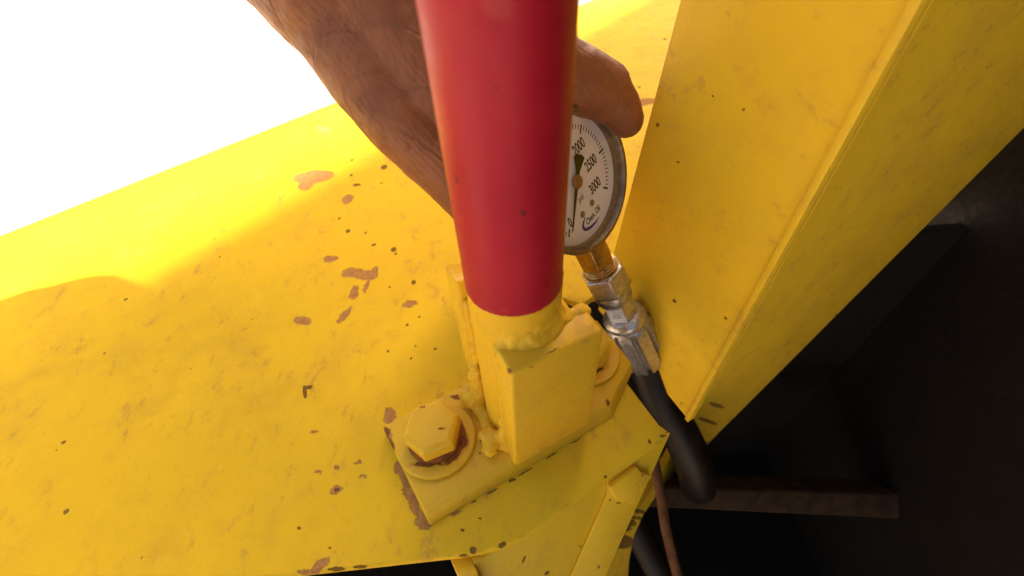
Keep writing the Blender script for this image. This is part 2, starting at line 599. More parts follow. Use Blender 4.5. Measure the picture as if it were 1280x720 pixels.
b = MB(); b.prism([lp(699, 748, .2), rb + LN * .2, rt + LN * .2, lw(la(lp(757, 618)) + 3, 1.0, .2), lp(757, 618, .2)], LN * 1.5)
under(root, b.build('overlay_sheet', M_low, bevel=0.5, segs=2))
b = MB()                                                     # end rib, seen edge on
b.prism([lw(aR - 8, 130, 5), lw(aR, 130, 5), lw(aR, 0.4, 5), lw(aR - 8, 0.4, 5)], -LN * 50)
under(root, b.build('rib', M_yel, bevel=0.7, segs=2))
b = MB()                                                     # small corner clip welded below the deck corner
b.prism([lp(u, v, 1.8) for u, v in ((758, 605), (792, 580), (797, 586), (811, 591), (786, 627), (766, 620))], LN * 3.0)
under(root, b.build('corner_clip', M_low, bevel=0.9, segs=2))
tag(root, 'yellow sheet metal bracket below the front edge of the deck', 'bracket')

# --- curved frame edge, running down between bracket and dark gap
E1 = at(868, 515, 338)
SD = Vector((0.90, 0.436, 0)).normalized()
SN = Vector((SD.y, -SD.x, 0)).normalized()
def sp_(u, v):
    if v <= 560: return onpl(u, v, E1, SN)
    dl = (onpl(u, 560, E1, SN) - CAM).dot(FWD)
    return at(u, v, dl + (v - 560) * 0.12)
rim = [sp_(*q) for q in ((910, 530), (880, 560), (848, 590), (822, 618), (804, 645), (793, 670), (787, 700), (784, 745))]
ext = (rim[0] - rim[1]).normalized()
rim = [rim[0] + ext * k for k in (420, 300, 200, 100, 40)] + rim
lf = [sp_(738, 745), sp_(755, 720), sp_(800, 637), sp_(844, 562), sp_(872, 515), sp_(914, 441)]
lf.append(lf[-1] + Vector((0, 0, 240)))
sdots = []
for u, v, w_, h_ in ((779, 678, 15, 9), (790, 655, 7, 5), (801, 640, 6, 3), (806, 668, 4, 12), (797, 648, 8, 2), (785, 662, 7, 3), (850, 535, 3, 2), (880, 520, 9, 2), (893, 503, 7, 2), (872, 540, 10, 1.5)):
    c = sp_(u, v); sdots.append((c, sp_(u + w_, v) - c, sp_(u, v + h_) - c))
M_rim = yellow('frame_edge_paint', None, sdots, edge=1.0, wear=0.45, dirt=0.75)
b = MB(); b.prism(lf + rim, (FWD * 0.6 - SN * 0.4).normalized() * 9)
fe = empty('frame_edge', sp_(784, 740))
under(fe, b.build('edge_plate', M_rim, bevel=1.2, segs=3, angle=50))
tag(fe, 'thick yellow curved frame edge with chipped paint beside the dark gap', 'frame')

# --- black sheets standing for shade, and the parts among them, below and right of the gap
M_black = plain('shade_black', (0.008, 0.005, 0.003), 0.8, scale=0.05, bump=0.3, spec=0.2)  # near black: deep shade put into the colour
M_brown = plain('rusty_brown_steel', (0.045, 0.022, 0.009), 0.8, scale=0.09, bump=0.4, col2=(0.02, 0.01, 0.005), spec=0.2)
M_pipe = plain('dull_brown_hose', (0.018, 0.009, 0.004), 0.6, scale=0.1, bump=0.2, spec=0.3)
M_cable = plain('dirty_orange_cable', (0.17, 0.065, 0.018), 0.7, scale=0.12, bump=0.2, col2=(0.09, 0.033, 0.010), spec=0.3)
pan = MB()  # dark sheets put where the space below is only shaded
pan.box(-420, 345, -280, 128, -420, -412)
pan.box(-420, 345, 128.1, 136, -420, -15)
tag(pan.build('shade_pan', M_black, bevel=1), kind='structure')
mb_ = MB()  # added block, darkens the right by holding back skylight
mb_.box(330, 1900, -900, 560, -420, 2200)
tag(mb_.build('dark_baffle', M_black, bevel=20), 'large dark added housing beyond the frame edge', 'baffle')
b = MB()
q = [at(700, 606, 352), at(1400, 625, 420), at(1400, 662, 420), at(700, 629, 352)]
nn = (q[1] - q[0]).cross(q[3] - q[0]).normalized()
if nn.dot(FWD) < 0: nn = -nn
b.prism(q, nn * 30)
tag(b.build('cross_beam', M_brown, bevel=2), 'dark rusty cross beam deep in the gap behind the hose end', 'beam')
b = MB(); b.tube(smooth_path([at(815, 560, 335), at(826, 620, 325), at(833, 665, 318), at(850, 730, 312), at(880, 820, 305)]), 3.6, 14)
tag(b.build('thin_cable', M_cable), 'thin dirty orange brown cable hanging in the dark gap', 'cable')
b = MB(); b.tube(smooth_path([at(770, 590, 390), at(795, 660, 380), at(835, 740, 372), at(870, 830, 370)]), 11, 18)
tag(b.build('thick_hose', M_pipe), 'thick dull dark brown hose low in the gap beside the frame edge', 'hose')

# --- added unseen cab, standing beyond the top of the picture: its shade lies over the deck
s0 = onz(370, 222, ZD); s1 = onz(790, 0, ZD)
sd = (s1 - s0).normalized()
sun2 = Vector((SUN_DIR.x, SUN_DIR.y, 0))
cb = s1 + sun2 * 3000
px = Vector((sun2.y, -sun2.x, 0))
cab = MB()
q = [cb, cb + px * 2600, cb + px * 2600 + sun2 * 1500, cb + sun2 * 1500]
cab.prism([(v.x, v.y, -700) for v in q], (0, 0, 6200))
blocker_root = empty('sun_blocker', (cb.x + 1300 * px.x, cb.y + 1300 * px.y, -1250))
under(blocker_root, cab.build('blocker_body', M_panel, bevel=40))
cab = MB()
qq = [cb + px * 200 - sun2 * 6, cb + px * 2400 - sun2 * 6, cb + px * 2400 + sun2 * 20, cb + px * 200 + sun2 * 20]
cab.prism([(v.x, v.y, 1500) for v in qq], (0, 0, 2200))
under(blocker_root, cab.build('pane', plain('dark_glass', (0.02, 0.022, 0.022), 0.08, bump=0)))  # dressing on the added block
tag(blocker_root, 'added unseen yellow cab with dark window beyond the deck', 'cab')

# ================================================================== the post
post = empty('lever_post', mat=ROT)
tag(post, 'red and yellow steel post welded between two plates on a bolted base', 'post')
def pb(lst, z):      # blobs given as pixels on a level plane
    return px_blobs(lst, z)
base_ch = pb([(567, 636, 7, 6, 0), (486, 548, 4, 10, 28), (478, 534, 5, 3, 0)], -2)
base_rust = pb([(483, 540, 4, 7, 25), (491, 553, 2.5, 8, 25), (760, 503, 3, 4, 0), (613, 560, 2, 2, 0), (570, 497, 6, 2.5, 10)], -0.5)
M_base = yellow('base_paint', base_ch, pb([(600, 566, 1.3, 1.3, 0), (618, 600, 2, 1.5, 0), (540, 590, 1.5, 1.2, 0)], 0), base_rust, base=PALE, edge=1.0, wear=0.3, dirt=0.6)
b = MB()
top = [(-63, 27), (-59.5, -21.5), (40.5, -19.5), (65, -6.5), (67, 27)]
bot = [(-63.6, 27.4), (-60, -24.2), (40, -24.0), (67.2, -7.5), (67.6, 27.4)]
vs = [(x, y, ZD + 0.05) for x, y in bot] + [(x, y, 0) for x, y in top]
b.add(vs, [tuple(reversed(range(5))), tuple(range(5, 10))] + [(i, (i + 1) % 5, 5 + (i + 1) % 5, 5 + i) for i in range(5)])
b.build('base_plate', M_base, post, bevel=1.1, segs=3, angle=25)

# tube: yellow foot, red above
ZR = 94.6
def ring_tube(name, z0, z1, r, mat, close_top=False):
    t = MB()
    prof = [(r - 3, z0), (r, z0)]
    k = 24
    for i in range(1, k): prof.append((r, z0 + (z1 - z0) * i / k))
    prof += [(r, z1)]
    if close_top:
        for i in range(1, 7):
            a = math.pi / 2 * i / 6
            prof.append((max(r * math.cos(a), 0.2), z1 + r * 0.5 * math.sin(a)))
    else:
        prof += [(r - 3, z1)]
    t.lathe(prof, 96)
    return t.build(name, mat, post)
tube_rust = []
for u, v, w_, h_ in ((701, 372, 2, 6), (699, 388, 4, 6), (651, 424, 3.5, 3), (648, 427, 2, 5)):
    dd = 176; c = at(u, v, 186 if u > 690 else 170)
    tube_rust.append((c, RIGHT * w_ * .33, DOWN * h_ * .33))
M_tube = yellow('tube_paint', None, None, tube_rust, base=PALE, edge=0, wear=0.0, dirt=0.35, rough=0.38)
n = NT('red_paint')
co = n.coord('world')
x = n.noise(co, 0.03, 3); y = n.noise(co, 0.5, 4, 0.6); z = n.noise(co, 0.12, 4, 0.6)
col = n.mix(n.ramp(x.outputs[0], 0.35, 0.68), (0.37, 0.009, 0.023), (0.43, 0.013, 0.029))
col = n.mix(n.ramp(z.outputs[0], 0.60, 0.80, 0, 0.16), col, (0.42, 0.07, 0.05))
st1 = n.noise(co, 0.25, 5, 0.65, 0.0, stretch=((1.6, 1.6, 0.16), (0.06, 0.04, 0)))
col = n.mix(n.ramp(st1.outputs[0], 0.60, 0.74, 0, 0.20), col, (0.55, 0.10, 0.09))
st2 = n.noise(co, 0.06, 6, 0.7)
col = n.mix(n.ramp(st2.outputs[0], 0.52, 0.70, 0, 0.28), col, (0.27, 0.008, 0.016))
rd = []
def tubept(u, v, r=16.5):
    rr = ray(u, v); dx, dy = rr.x, rr.y
    A = dx * dx + dy * dy; B = 2 * (CAM.x * dx + CAM.y * dy); Cc = CAM.x ** 2 + CAM.y ** 2 - r * r
    D = max(B * B - 4 * A * Cc, 0)
    return CAM + rr * ((-B - math.sqrt(D)) / (2 * A))
for u, v, w_, h_ in ((654, 266, 3, 3), (683, 358, 2, 1.6), (571, 224, 1.5, 5), (620, 110, 1.3, 1.3), (690, 180, 1.2, 1.5)):
    c = tubept(u, v); rd.append((c, RIGHT * w_ * .27, DOWN * h_ * .27))
dd = n.blobs(n.warp(co, 0.9, 0.8), rd)
col = n.mix(n.ramp(dd, 1.0, 0.7), col, (0.12, 0.02, 0.015))
lt = []  # paler patches; the upper one is a highlight put into the colour
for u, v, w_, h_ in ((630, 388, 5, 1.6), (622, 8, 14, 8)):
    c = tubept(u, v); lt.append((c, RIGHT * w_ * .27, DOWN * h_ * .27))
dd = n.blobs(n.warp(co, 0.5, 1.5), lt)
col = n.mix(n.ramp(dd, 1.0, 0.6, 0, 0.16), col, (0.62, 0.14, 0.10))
sep = n.n('ShaderNodeSeparateXYZ'); n.l(co, sep.inputs[0])
edge_ = n.math('ADD', sep.outputs[2], n.ramp(n.noise(co, 0.35, 4, 0.7).outputs[0], 0.25, 0.75, -0.35, 0.2))
col = n.mix(n.ramp(edge_, ZR - 0.55, ZR - 0.7), col, PALE)
n.p(Base_Color=col, Roughness=n.ramp(st2.outputs[0], 0.3, 0.7, 0.34, 0.52))
n.b.inputs['Specular IOR Level'].default_value = 0.22
n.p(Normal=n.bump(y.outputs[0], 0.05, 0.6, n.bump(z.outputs[0], 0.5, 0.4)))
M_red = n.m
ring_tube('tube', 0.0, ZR, 16.5, M_tube)
ring_tube('red_paint_coat', ZR - 1.5, 420, 16.62, M_red, True)

# two side plates
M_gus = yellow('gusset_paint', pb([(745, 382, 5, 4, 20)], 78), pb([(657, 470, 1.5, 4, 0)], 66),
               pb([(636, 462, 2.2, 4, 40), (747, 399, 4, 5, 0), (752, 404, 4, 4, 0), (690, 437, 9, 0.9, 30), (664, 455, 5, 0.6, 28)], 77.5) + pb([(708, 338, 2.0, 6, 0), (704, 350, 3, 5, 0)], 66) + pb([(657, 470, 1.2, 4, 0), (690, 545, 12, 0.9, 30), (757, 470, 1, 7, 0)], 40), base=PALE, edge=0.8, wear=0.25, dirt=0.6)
b = MB()
vs = []
y0, y1 = -23.4, -12.5
for yy, dz in ((y0, 0.0), (y1, 1.0)):
    vs += [(-16.2, yy, 0.2), (25.6, yy, 0.2), (23.4, yy, 75.5 + dz), (-14.8, yy, 78 + dz)]
b.add(vs, [(0, 1, 2, 3), (7, 6, 5, 4), (0, 4, 5, 1), (1, 5, 6, 2), (2, 6, 7, 3), (3, 7, 4, 0)])
b.build('gusset_plate', M_gus, post, bevel=1.3, segs=3, angle=30)
b = MB()
vs = []
for yy in (14.5, 26.0):
    vs += [(-15.6, yy, 0.2), (32, yy, 0.2), (32.6, yy, 69), (-16, yy, 88)]
b.add(vs, [(0, 1, 2, 3), (7, 6, 5, 4), (0, 4, 5, 1), (1, 5, 6, 2), (2, 6, 7, 3), (3, 7, 4, 0)])
b.build('gusset_plate', M_gus, post, bevel=1.3, segs=3, angle=30)

# weld metal: lumpy, painted over
M_weld = yellow('weld_paint', None, pb([(614, 527, 3, 2.4, 0), (617, 535, 1.5, 1.5, 0), (627, 545, 1.6, 1.3, 0), (609, 537, 2, 2, 0), (578, 463, 2, 2, 0), (623, 562, 3, 1.5, 0), (600, 552, 2, 4, 0)], 6), None, base=PALE, edge=0, wear=0.0, dirt=0.6, rough=0.4)
w = MB()
rnd = random.Random(3)
def lump(p, r): w.capsule(p, r, (p[0] + rnd.uniform(-1, 1), p[1] + rnd.uniform(-1, 1), p[2] + rnd.uniform(-.6, .6)), r * rnd.uniform(.8, 1), 12)
for k in range(26):                                    # round the foot of the tube, on the open left side
    a = math.radians(118 + 124 * k / 25)
    rr = 18.4 + rnd.uniform(-0.4, 1.0)
    lump((rr * math.cos(a) , rr * math.sin(a), 1.5 + rnd.uniform(0, 2.0)), rnd.uniform(2.6, 4.2))
for k in range(12):
    a = math.radians(300 + 120 * k / 11)
    lump((18.5 * math.cos(a), 18.5 * math.sin(a), 1.5), rnd.uniform(2.5, 3.5))
for k in range(20):                                    # up the corners between tube and plates
    t = k / 19
    w.capsule((-13.2, -11.6, 3 + 70 * t), 2.6, (-13.2, -11.6, 6.8 + 70 * t), 2.6, 12)
    if t < 0.35: lump((-14.6 + rnd.uniform(-.5, .5), -10.8, 3 + 70 * t), 2.2 + 3.0 * (0.35 - t))
    if t < 0.5: lump((-15.4 + rnd.uniform(-.8, .8), 12.5, 3 + 70 * t), 2.6 + 5.0 * (0.5 - t) * rnd.uniform(.6, 1))
    else: w.capsule((-13.6, 12.6, 3 + 70 * t), 2.2, (-13.6, 12.6, 6.8 + 70 * t), 2.2, 12)
for k in range(9):                                     # heap at the left foot
    lump((-19.5 + rnd.uniform(-4, 2), -6 + rnd.uniform(-7, 4), rnd.uniform(1, 6)), rnd.uniform(2.4, 4.2))
for k in range(7):
    lump((-20 + rnd.uniform(-3, 2), 17 + rnd.uniform(-6, 6), rnd.uniform(1, 9)), rnd.uniform(2.6, 4.4))
for k in range(10):                                    # fillet on top of the front plate, heaped at its right end
    t = k / 9
    w.capsule((11 + 10 * t, -12.6 + 1.0 * t, 74.2), 3.6, (12.4 + 10 * t, -12.4 + 1.0 * t, 74.0), 3.6, 14)
    w.capsule((-13.5 + 3.5 * t, -13.0, 75.0), 2.4, (-12.5 + 3.5 * t, -13.0, 75.0), 2.4, 12)
for k in range(24):                                    # smooth run of weld where the tube meets the front plate
    a = math.radians(228 + 96 * k / 23)
    a2 = math.radians(228 + 96 * (k + 1) / 23)
    for rg, zg, rc in ((16.0, 76.4, 3.6), (15.2, 79.4, 3.0), (14.4, 82.2, 2.9), (13.7, 85.2, 3.0)):
        w.capsule((rg * math.cos(a), rg * math.sin(a), zg), rc, (rg * math.cos(a2), rg * math.sin(a2), zg), rc, 12)
def wdisp(c, nn):
    return 0.7 * (noise.noise(c * 0.3)) + 0.3 * noise.noise(c * 0.9)
remeshed(w, 'weld_bead', 0.9, 14, M_weld, post, wdisp)

# bolts
def bolt(cx, cy, phase, rusty=True):
    wr_rust = []
    c = ROT @ Vector((cx, cy, 3))
    for a, r0, sx, sy in ((-48, 13.2, 5, 1.9), (-15, 13.2, 4.5, 2.6), (20, 13.0, 5, 1.6), (-100, 12.8, 8, 1.0), (160, 13.0, 4, 1.0)) if rusty else ((200, 13, 2, 1), (300, 13, 3, 0.6)):
        a = math.radians(a)
        wr_rust.append((c + Vector((math.cos(a) * r0, math.sin(a) * r0, 0)), Vector((-math.sin(a), math.cos(a), 0)) * sx, Vector((math.cos(a), math.sin(a), 0)) * sy))
    Mw = yellow('washer_paint', None, None, wr_rust, base=PALE, edge=0.5, wear=0.1, dirt=0.5)
    Mh = yellow('bolt_paint', None, None, [(c + Vector((5.5, -2, 13)), Vector((2, .2, 0)), Vector((0, .7, 0))), (c + Vector((-5, 9, 13)), Vector((1.2, 0, 0)), Vector((0, .8, 0)))], base=PALE, edge=0.7, wear=0.36, dirt=0.6, rough=0.4)
    Mr = plain('rust', (0.30, 0.10, 0.022), 0.85, scale=0.3, bump=0.4, col2=(0.16, 0.045, 0.012), spec=0.2)
    f = Matrix.Translation((cx, cy, 0))
    b = MB(); b.lathe([(12.9, 2.95), (12.9, 6.5), (11.6, 7.3), (4, 7.3), (4, 2.95)], 48, f, closed=True)
    hd = MB()
    R6 = 13.6
    prof = [(R6, 7.0), (R6, 13.2)]
    hd.lathe([(R6 * 0.94, 6.4), (R6, 7.2), (R6, 13.8), (R6 * 0.93, 15.2), (R6 * 0.80, 15.9)], 6, f, phase=phase)
    head = hd.build('bolt', Mh, post, bevel=1.3, segs=4, angle=14)
    b.build('rusty_collar' if rusty else 'collar', Mr if rusty else Mw, head, bevel=0.3, segs=2)
    wsh = MB(); wsh.lathe([(7, 0.05), (19.0, 0.05), (19.2, 0.6), (19.2, 2.4), (18.5, 3.0), (7, 3.0)], 64, f, closed=True)
    wsh.build('washer', Mw, post)
ph = math.radians(-100) - TH
bolt(-42.6, 7.0, ph)
bolt(45.6, 10.0, ph + 0.5, False)

# ================================================================== pressure gauge
vv = Vector(((718.5 - 640) / F, (227.5 - 360) / F, 1)).normalized()     # sight line to the dial
rr_ = (Vector((1, 0, 0)) - vv * vv.x).normalized()
GN = rr_ * 0.76 - vv * 0.65
e1 = rr_ * 0.65 + vv * 0.76
e2 = GN.cross(e1)
if e2.y > 0: e2 = -e2
ca, sa = math.cos(math.radians(38)), math.sin(math.radians(38))
gx = e1 * ca + e2 * sa
gy = e2 * ca - e1 * sa
GD = 211.0
gp = at(718.5, 227.5, GD)
GX, GY, GZ = c2w(gx), c2w(gy), c2w(GN)
gm4 = Matrix((GX, GY, GZ)).transposed().to_4x4()
if gm4.determinant() < 0: print('LEFT HANDED')
gm4.translation = gp * MM
gauge = empty('pressure_gauge', mat=gm4)
tag(gauge, 'round steel pressure gauge with white dial held beside the post', 'gauge')
M_case = plain('brushed_case_steel', (0.30, 0.235, 0.165), 0.48, 1.0, scale=0.2, bump=0.03, col2=(0.19, 0.15, 0.11), kind='local')
M_dial = plain('dial_white', (0.80, 0.78, 0.79), 0.5, scale=0.05, bump=0.0, col2=(0.74, 0.72, 0.73), kind='local')
M_ink = plain('black_ink', (0.006, 0.005, 0.005), 0.7, bump=0, spec=0.1)
M_blue = plain('blue_ink', (0.012, 0.014, 0.22), 0.7, bump=0, spec=0.1)
M_need = plain('needle_black', (0.004, 0.0025, 0.0015), 0.9, bump=0, spec=0.0)
M_brass = plain('brass', (0.52, 0.35, 0.13), 0.36, 1.0, scale=0.4, bump=0.08, col2=(0.36, 0.22, 0.07))
M_zinc = plain('zinc_plate', (0.60, 0.58, 0.55), 0.36, 0.9, scale=0.35, bump=0.08, col2=(0.40, 0.37, 0.32))
RO, RI, RDL = 34.8, 31.0, 31.6
b = MB()
b.lathe([(4, -27), (25, -27), (30, -25.5), (32.6, -22), (33.2, -16), (33.2, 3.0), (30.8, 3.0), (30.8, -3), (4, -3)], 96, closed=True)
b.build('case', M_case, gauge)
b = MB()
b.lathe([(33.1, -2.0), (34.4, -2.0), (34.9, -1.0), (34.9, 4.6), (34.3, 5.9), (33.2, 6.5), (32.2, 6.2), (31.2, 4.6), (30.9, 1.2), (30.9, 0.2), (33.1, 0.2)], 128, closed=True)
b.build('bezel', M_case, gauge)
b = MB(); b.lathe([(0.4, -0.9), (31.0, -0.9), (31.0, 0.0), (0.4, 0.0)], 96, closed=False)
dial = b.build('dial', M_dial, gauge)
def dpos(val, r):
    a = math.radians(-135 + 270 * val / 3000.0)
    return Vector((r * math.sin(a), r * math.cos(a), 0))
for v in range(0, 3001, 50):
    major = v % 500 == 0
    if v % 100 and not major: pass
    r0, r1 = (22.4, 26.4) if major else (24.0, 26.2)
    wd_ = 0.5 if major else 0.24
    p0, p1 = dpos(v, r0), dpos(v, r1)
    t = (p1 - p0).normalized(); s_ = Vector((-t.y, t.x, 0)) * wd_
    zz = Vector((0, 0, 0.02))
    tk = MB(); tk.prism([p0 - s_ + zz, p0 + s_ + zz, p1 + s_ + zz, p1 - s_ + zz], (0, 0, 0.08))
    tk.build('tick_mark', M_ink, dial, smooth=False)
def text(s, name, size, pos, mat, parent, sx=1.0, rot=0.0, bold=0.0, z=0.03, shear=0.0, ext=0.04):
    cu = bpy.data.curves.new(name, 'FONT')
    cu.body = s
    cu.size = size * MM
    cu.align_x = 'CENTER'
    cu.align_y = 'CENTER'
    cu.offset = bold * MM
    cu.extrude = ext * MM
    cu.shear = shear
    o = bpy.data.objects.new(name, cu)
    sc.collection.objects.link(o)
    dg = bpy.context.evaluated_depsgraph_get()
    me = bpy.data.meshes.new_from_object(o.evaluated_get(dg))
    bpy.data.objects.remove(o)
    me.name = name
    mt = Matrix.Translation(Vector((pos[0], pos[1], z + ext)) * MM) @ Matrix.Rotation(rot, 4, 'Z') @ Matrix.Diagonal((sx, 1, 1, 1))
    me.transform(mt)
    me.materials.clear()
    me.materials.append(mat)
    return link(bpy.data.objects.new(name, me), parent)
for v in range(0, 3001, 500):
    r = 16.2 if v in (2000, 1000) else (15.6 if v == 3000 else 14.6)
    if v == 0: r = 19.5
    q = dpos(v, r)
    if v == 1500: q = dpos(v, 17.5)
    text(str(v), 'numeral', 7.4, (q.x, q.y), M_ink, dial, 0.62, 0, 0.16)
text('psi', 'unit_lettering', 4.6, (-0.9, -9.0), plain('grey_ink', (0.03, 0.025, 0.023), 0.6, bump=0), dial, 0.85, 0, 0.02)
text('Chem. Oil', 'logo_lettering', 4.6, (1.6, -22.2), M_ink, dial, 0.64, 0, 0.10, shear=0.15)
b = MB()                                                # blue swoosh under the lettering
pts_o, pts_i = [], []
for k in range(25):
    t = k / 24
    a = math.radians(115 + 190 * t)
    ro = Vector((8.6 * math.cos(a), 4.4 * math.sin(a) - 22.7, 0.02))
    th_ = 1.7 * math.sin(math.pi * min(1, t * 0.93 + 0.05)) ** 0.7
    ri = Vector(((8.6 - th_) * math.cos(a) + 0.2, (4.4 - th_) * math.sin(a) - 22.6, 0.02))
    pts_o.append(ro); pts_i.append(ri)
b.prism(pts_o + list(reversed(pts_i)), (0, 0, 0.08))
b.build('logo_swoosh', M_blue, dial, smooth=False)
for xx in (-4.5, 4.4):
    b = MB(); b.lathe([(1.7, -0.1), (1.7, 0.25), (1.45, 0.5), (1.0, 0.35), (0.05, 0.3)], 24, Matrix.Translation((xx, -16.5, 0)))
    b.build('dial_rivet', M_case, dial)
# needle on zero, broad tail opposite
nd = MB()
an = math.radians(-135 - 2)
t = Vector((math.sin(an), math.cos(an), 0)); s_ = Vector((-t.y, t.x, 0))
zz = Vector((0, 0, 1.2))
nd.prism([t * 24 + s_ * 0.12 + zz, t * 24 - s_ * 0.12 + zz, t * 1.0 - s_ * 0.95 + zz, -t * 5 - s_ * 1.1 + zz, -t * 11.5 - s_ * 3.6 + zz, -t * 12.4 - s_ * 2.2 + zz, -t * 12.8 + zz,
          -t * 12.4 + s_ * 2.2 + zz, -t * 11.5 + s_ * 3.6 + zz, -t * 5 + s_ * 1.1 + zz, t * 1.0 + s_ * 0.95 + zz], (0, 0, 0.5))
nd.build('needle', M_need, gauge, smooth=False)
b = MB(); b.lathe([(1.2, 0.0), (1.2, 1.0), (3.3, 1.0), (3.3, 2.1), (2.9, 2.6), (0.1, 2.7)], 32)
b.build('pivot_cap', plain('dull_brass', (0.30, 0.17, 0.07), 0.5, 0.7, bump=0.05), gauge)
gl = NT('gauge_glass')
fr_ = gl.n('ShaderNodeFresnel'); fr_.inputs['IOR'].default_value = 1.45
tr = gl.n('ShaderNodeBsdfTransparent'); gs = gl.n('ShaderNodeBsdfGlossy'); gs.inputs['Roughness'].default_value = 0.08
gs.inputs['Color'].default_value = (0.9, 0.9, 0.9, 1)
mx = gl.n('ShaderNodeMixShader'); gl.l(gl.math('MULTIPLY', fr_.outputs[0], 0.10), mx.inputs[0]); gl.l(tr.outputs[0], mx.inputs[1]); gl.l(gs.outputs[0], mx.inputs[2]); gl.l(mx.outputs[0], gl.out.inputs[0])
b = MB(); b.lathe([(0.05, 4.4), (31.0, 4.4), (31.0, 5.0), (0.05, 5.1)], 64)
b.build('glass', gl.m, gauge)
# stem
FS = Matrix.Rotation(math.pi / 2, 4, 'X')               # local z -> -y of the dial
FS = Matrix.Translation((0, 0, -11)) @ FS
b = MB(); b.lathe([(10.2, 31), (10.2, 56), (9.4, 57.5)], 6, FS, phase=0.3)
b.build('brass_hexagon', M_brass, gauge, bevel=0.6, segs=2, angle=20)
prof = []
for k in range(6):
    zb = 56 + k * 2.1
    prof += [(8.6, zb), (9.6, zb + 0.7), (9.6, zb + 1.2), (8.6, zb + 1.9)]
b = MB(); b.lathe(prof, 40, FS)
b.build('brass_thread', M_brass, gauge)

# ================================================================== hose with its fitting
hose = empty('hydraulic_hose', mat=gm4 @ Matrix.Translation((0, -0.075, -0.011)))
tag(hose, 'black rubber hydraulic hose with crimped silver fitting screwed to gauge', 'hose')
FZ = 1.51                                                # fitting drawn on a smaller scale
FH = Matrix.Translation((0, 75, 0)) @ Matrix.Rotation(math.pi / 2, 4, 'X') @ Matrix.Translation((0, 0, 62)) @ Matrix.Diagonal((1.22, 1.22, FZ, 1)) @ Matrix.Translation((0, 0, -55.5))
b = MB(); b.lathe([(8.4, 55.5), (10.8, 56.3), (10.8, 65.5), (9.9, 67)], 6, FH, phase=0.12)
nut = b.build('swivel_nut', M_zinc, hose, bevel=0.7, segs=3, angle=20)
b = MB(); b.lathe([(6.6, 55.2), (8.6, 55.2), (8.6, 56.6), (6.6, 56.6)], 40, FH, closed=True)
b.build('nut_lip', M_brass, nut)
b = MB(); b.lathe([(8.9, 66.6), (9.3, 67.3), (9.2, 71.2), (8.2, 72.3), (7.2, 72.8)], 40, FH)
b.build('swivel_collar', M_zinc, hose)
b = MB(); b.lathe([(8.0, 72.4), (8.6, 72.9), (8.6, 81.5), (7.8, 82.3)], 6, FH, phase=0.12)
hexa = b.build('body_hexagon', M_zinc, hose, bevel=0.5, segs=2, angle=20)
# flat's shine as a white sheet with scribed maker's mark, on the side of the hexagon facing the eye
fa = None; best = -9
inv = (gm4 @ Matrix.Translation((0, -0.075, -0.011))).inverted()
eye = inv @ (CAM * MM)
for k in range(6):
    a = 0.12 + math.pi / 3 * (k + 0.5)
    nv = FH.to_3x3() @ Vector((math.cos(a), math.sin(a), 0))
    cpt = FH @ Vector((0, 0, 77.2))
    sc_ = nv.dot((eye / MM - cpt).normalized())
    if sc_ > best: best, fa = sc_, a
nv = FH.to_3x3() @ Vector((math.cos(fa), math.sin(fa), 0)); tv = FH.to_3x3() @ Vector((-math.sin(fa), math.cos(fa), 0)); av = FH.to_3x3() @ Vector((0, 0, 1))
ap = 8.6 * math.cos(math.pi / 6)
nv.normalize(); tv.normalize(); av.normalize()
cc = FH @ Vector((ap * math.cos(fa), ap * math.sin(fa), 77.2)) + nv * 0.03
b = MB(); b.prism([cc - tv * 4.9 - av * 6.0, cc + tv * 4.9 - av * 6.0, cc + tv * 4.9 + av * 6.0, cc - tv * 4.9 + av * 6.0], nv * 0.12)
lab = b.build('flat_shine', plain('shine_white', (0.78, 0.78, 0.80), 0.45, bump=0.02), hexa, smooth=False)
b = MB()
mk = []
for k in range(22):
    a = 2 * math.pi * k / 21 * 1.15
    mk.append(cc + nv * 0.2 + tv * (2.1 * math.cos(a) + 0.2 * math.sin(3 * a)) + av * (1.7 * math.sin(a)))
b.tube(mk, 0.16, 6)
b.tube([cc + nv * .2 - tv * 1.4 + av * .9, cc + nv * .2 + tv * .4 - av * .8, cc + nv * .2 + tv * 1.3 + av * .2], 0.16, 6)
b.build('scribed_mark', plain('pale_blue_ink', (0.25, 0.30, 0.42), 0.6, bump=0), lab)
b = MB(); b.lathe([(7.6, 81.6), (9.0, 82), (11.0, 83.4), (11.5, 84.8), (11.2, 86.4), (10.4, 87.4), (10.0, 89)], 48, FH)
b.build('crimp_collar', M_zinc, hose)
b = MB()                                                 # crimped sleeve with lengthwise flutes
vs, fs = [], []
segn = 96
zs = [87.0, 88.0, 89.6, 92, 98, 106, 113.5, 114.8, 115.3]
rs = [9.8, 11.0, 11.9, 12.1, 12.1, 12.1, 12.1, 11.6, 9.8]
for zz_, rr_ in zip(zs, rs):
    for k in range(segn):
        a = 2 * math.pi * k / segn
        fl_ = (k % 12)
        g_ = (-2.6, -2.2, 0.5, 0.4, 0.1, 0.0, 0.0, 0.0, 0.1, 0.4, 0.5, -2.2)[fl_]
        r_ = rr_ + (g_ if 89 < zz_ < 115.1 else 0)
        vs.append(FH @ Vector((r_ * math.cos(a), r_ * math.sin(a), zz_)))
for i in range(len(zs) - 1):
    for k in range(segn):
        l = (k + 1) % segn
        fs.append((i * segn + k, i * segn + l, (i + 1) * segn + l, (i + 1) * segn + k))
fs.append(tuple(reversed(range(segn)))); fs.append(tuple((len(zs) - 1) * segn + k for k in range(segn)))
b.add(vs, fs)
b.build('crimp_sleeve', M_zinc, hose)
n = NT('black_rubber')
co = n.coord('world')
a_ = n.noise(co, 0.12, 4); c_ = n.noise(co, 1.6, 3)
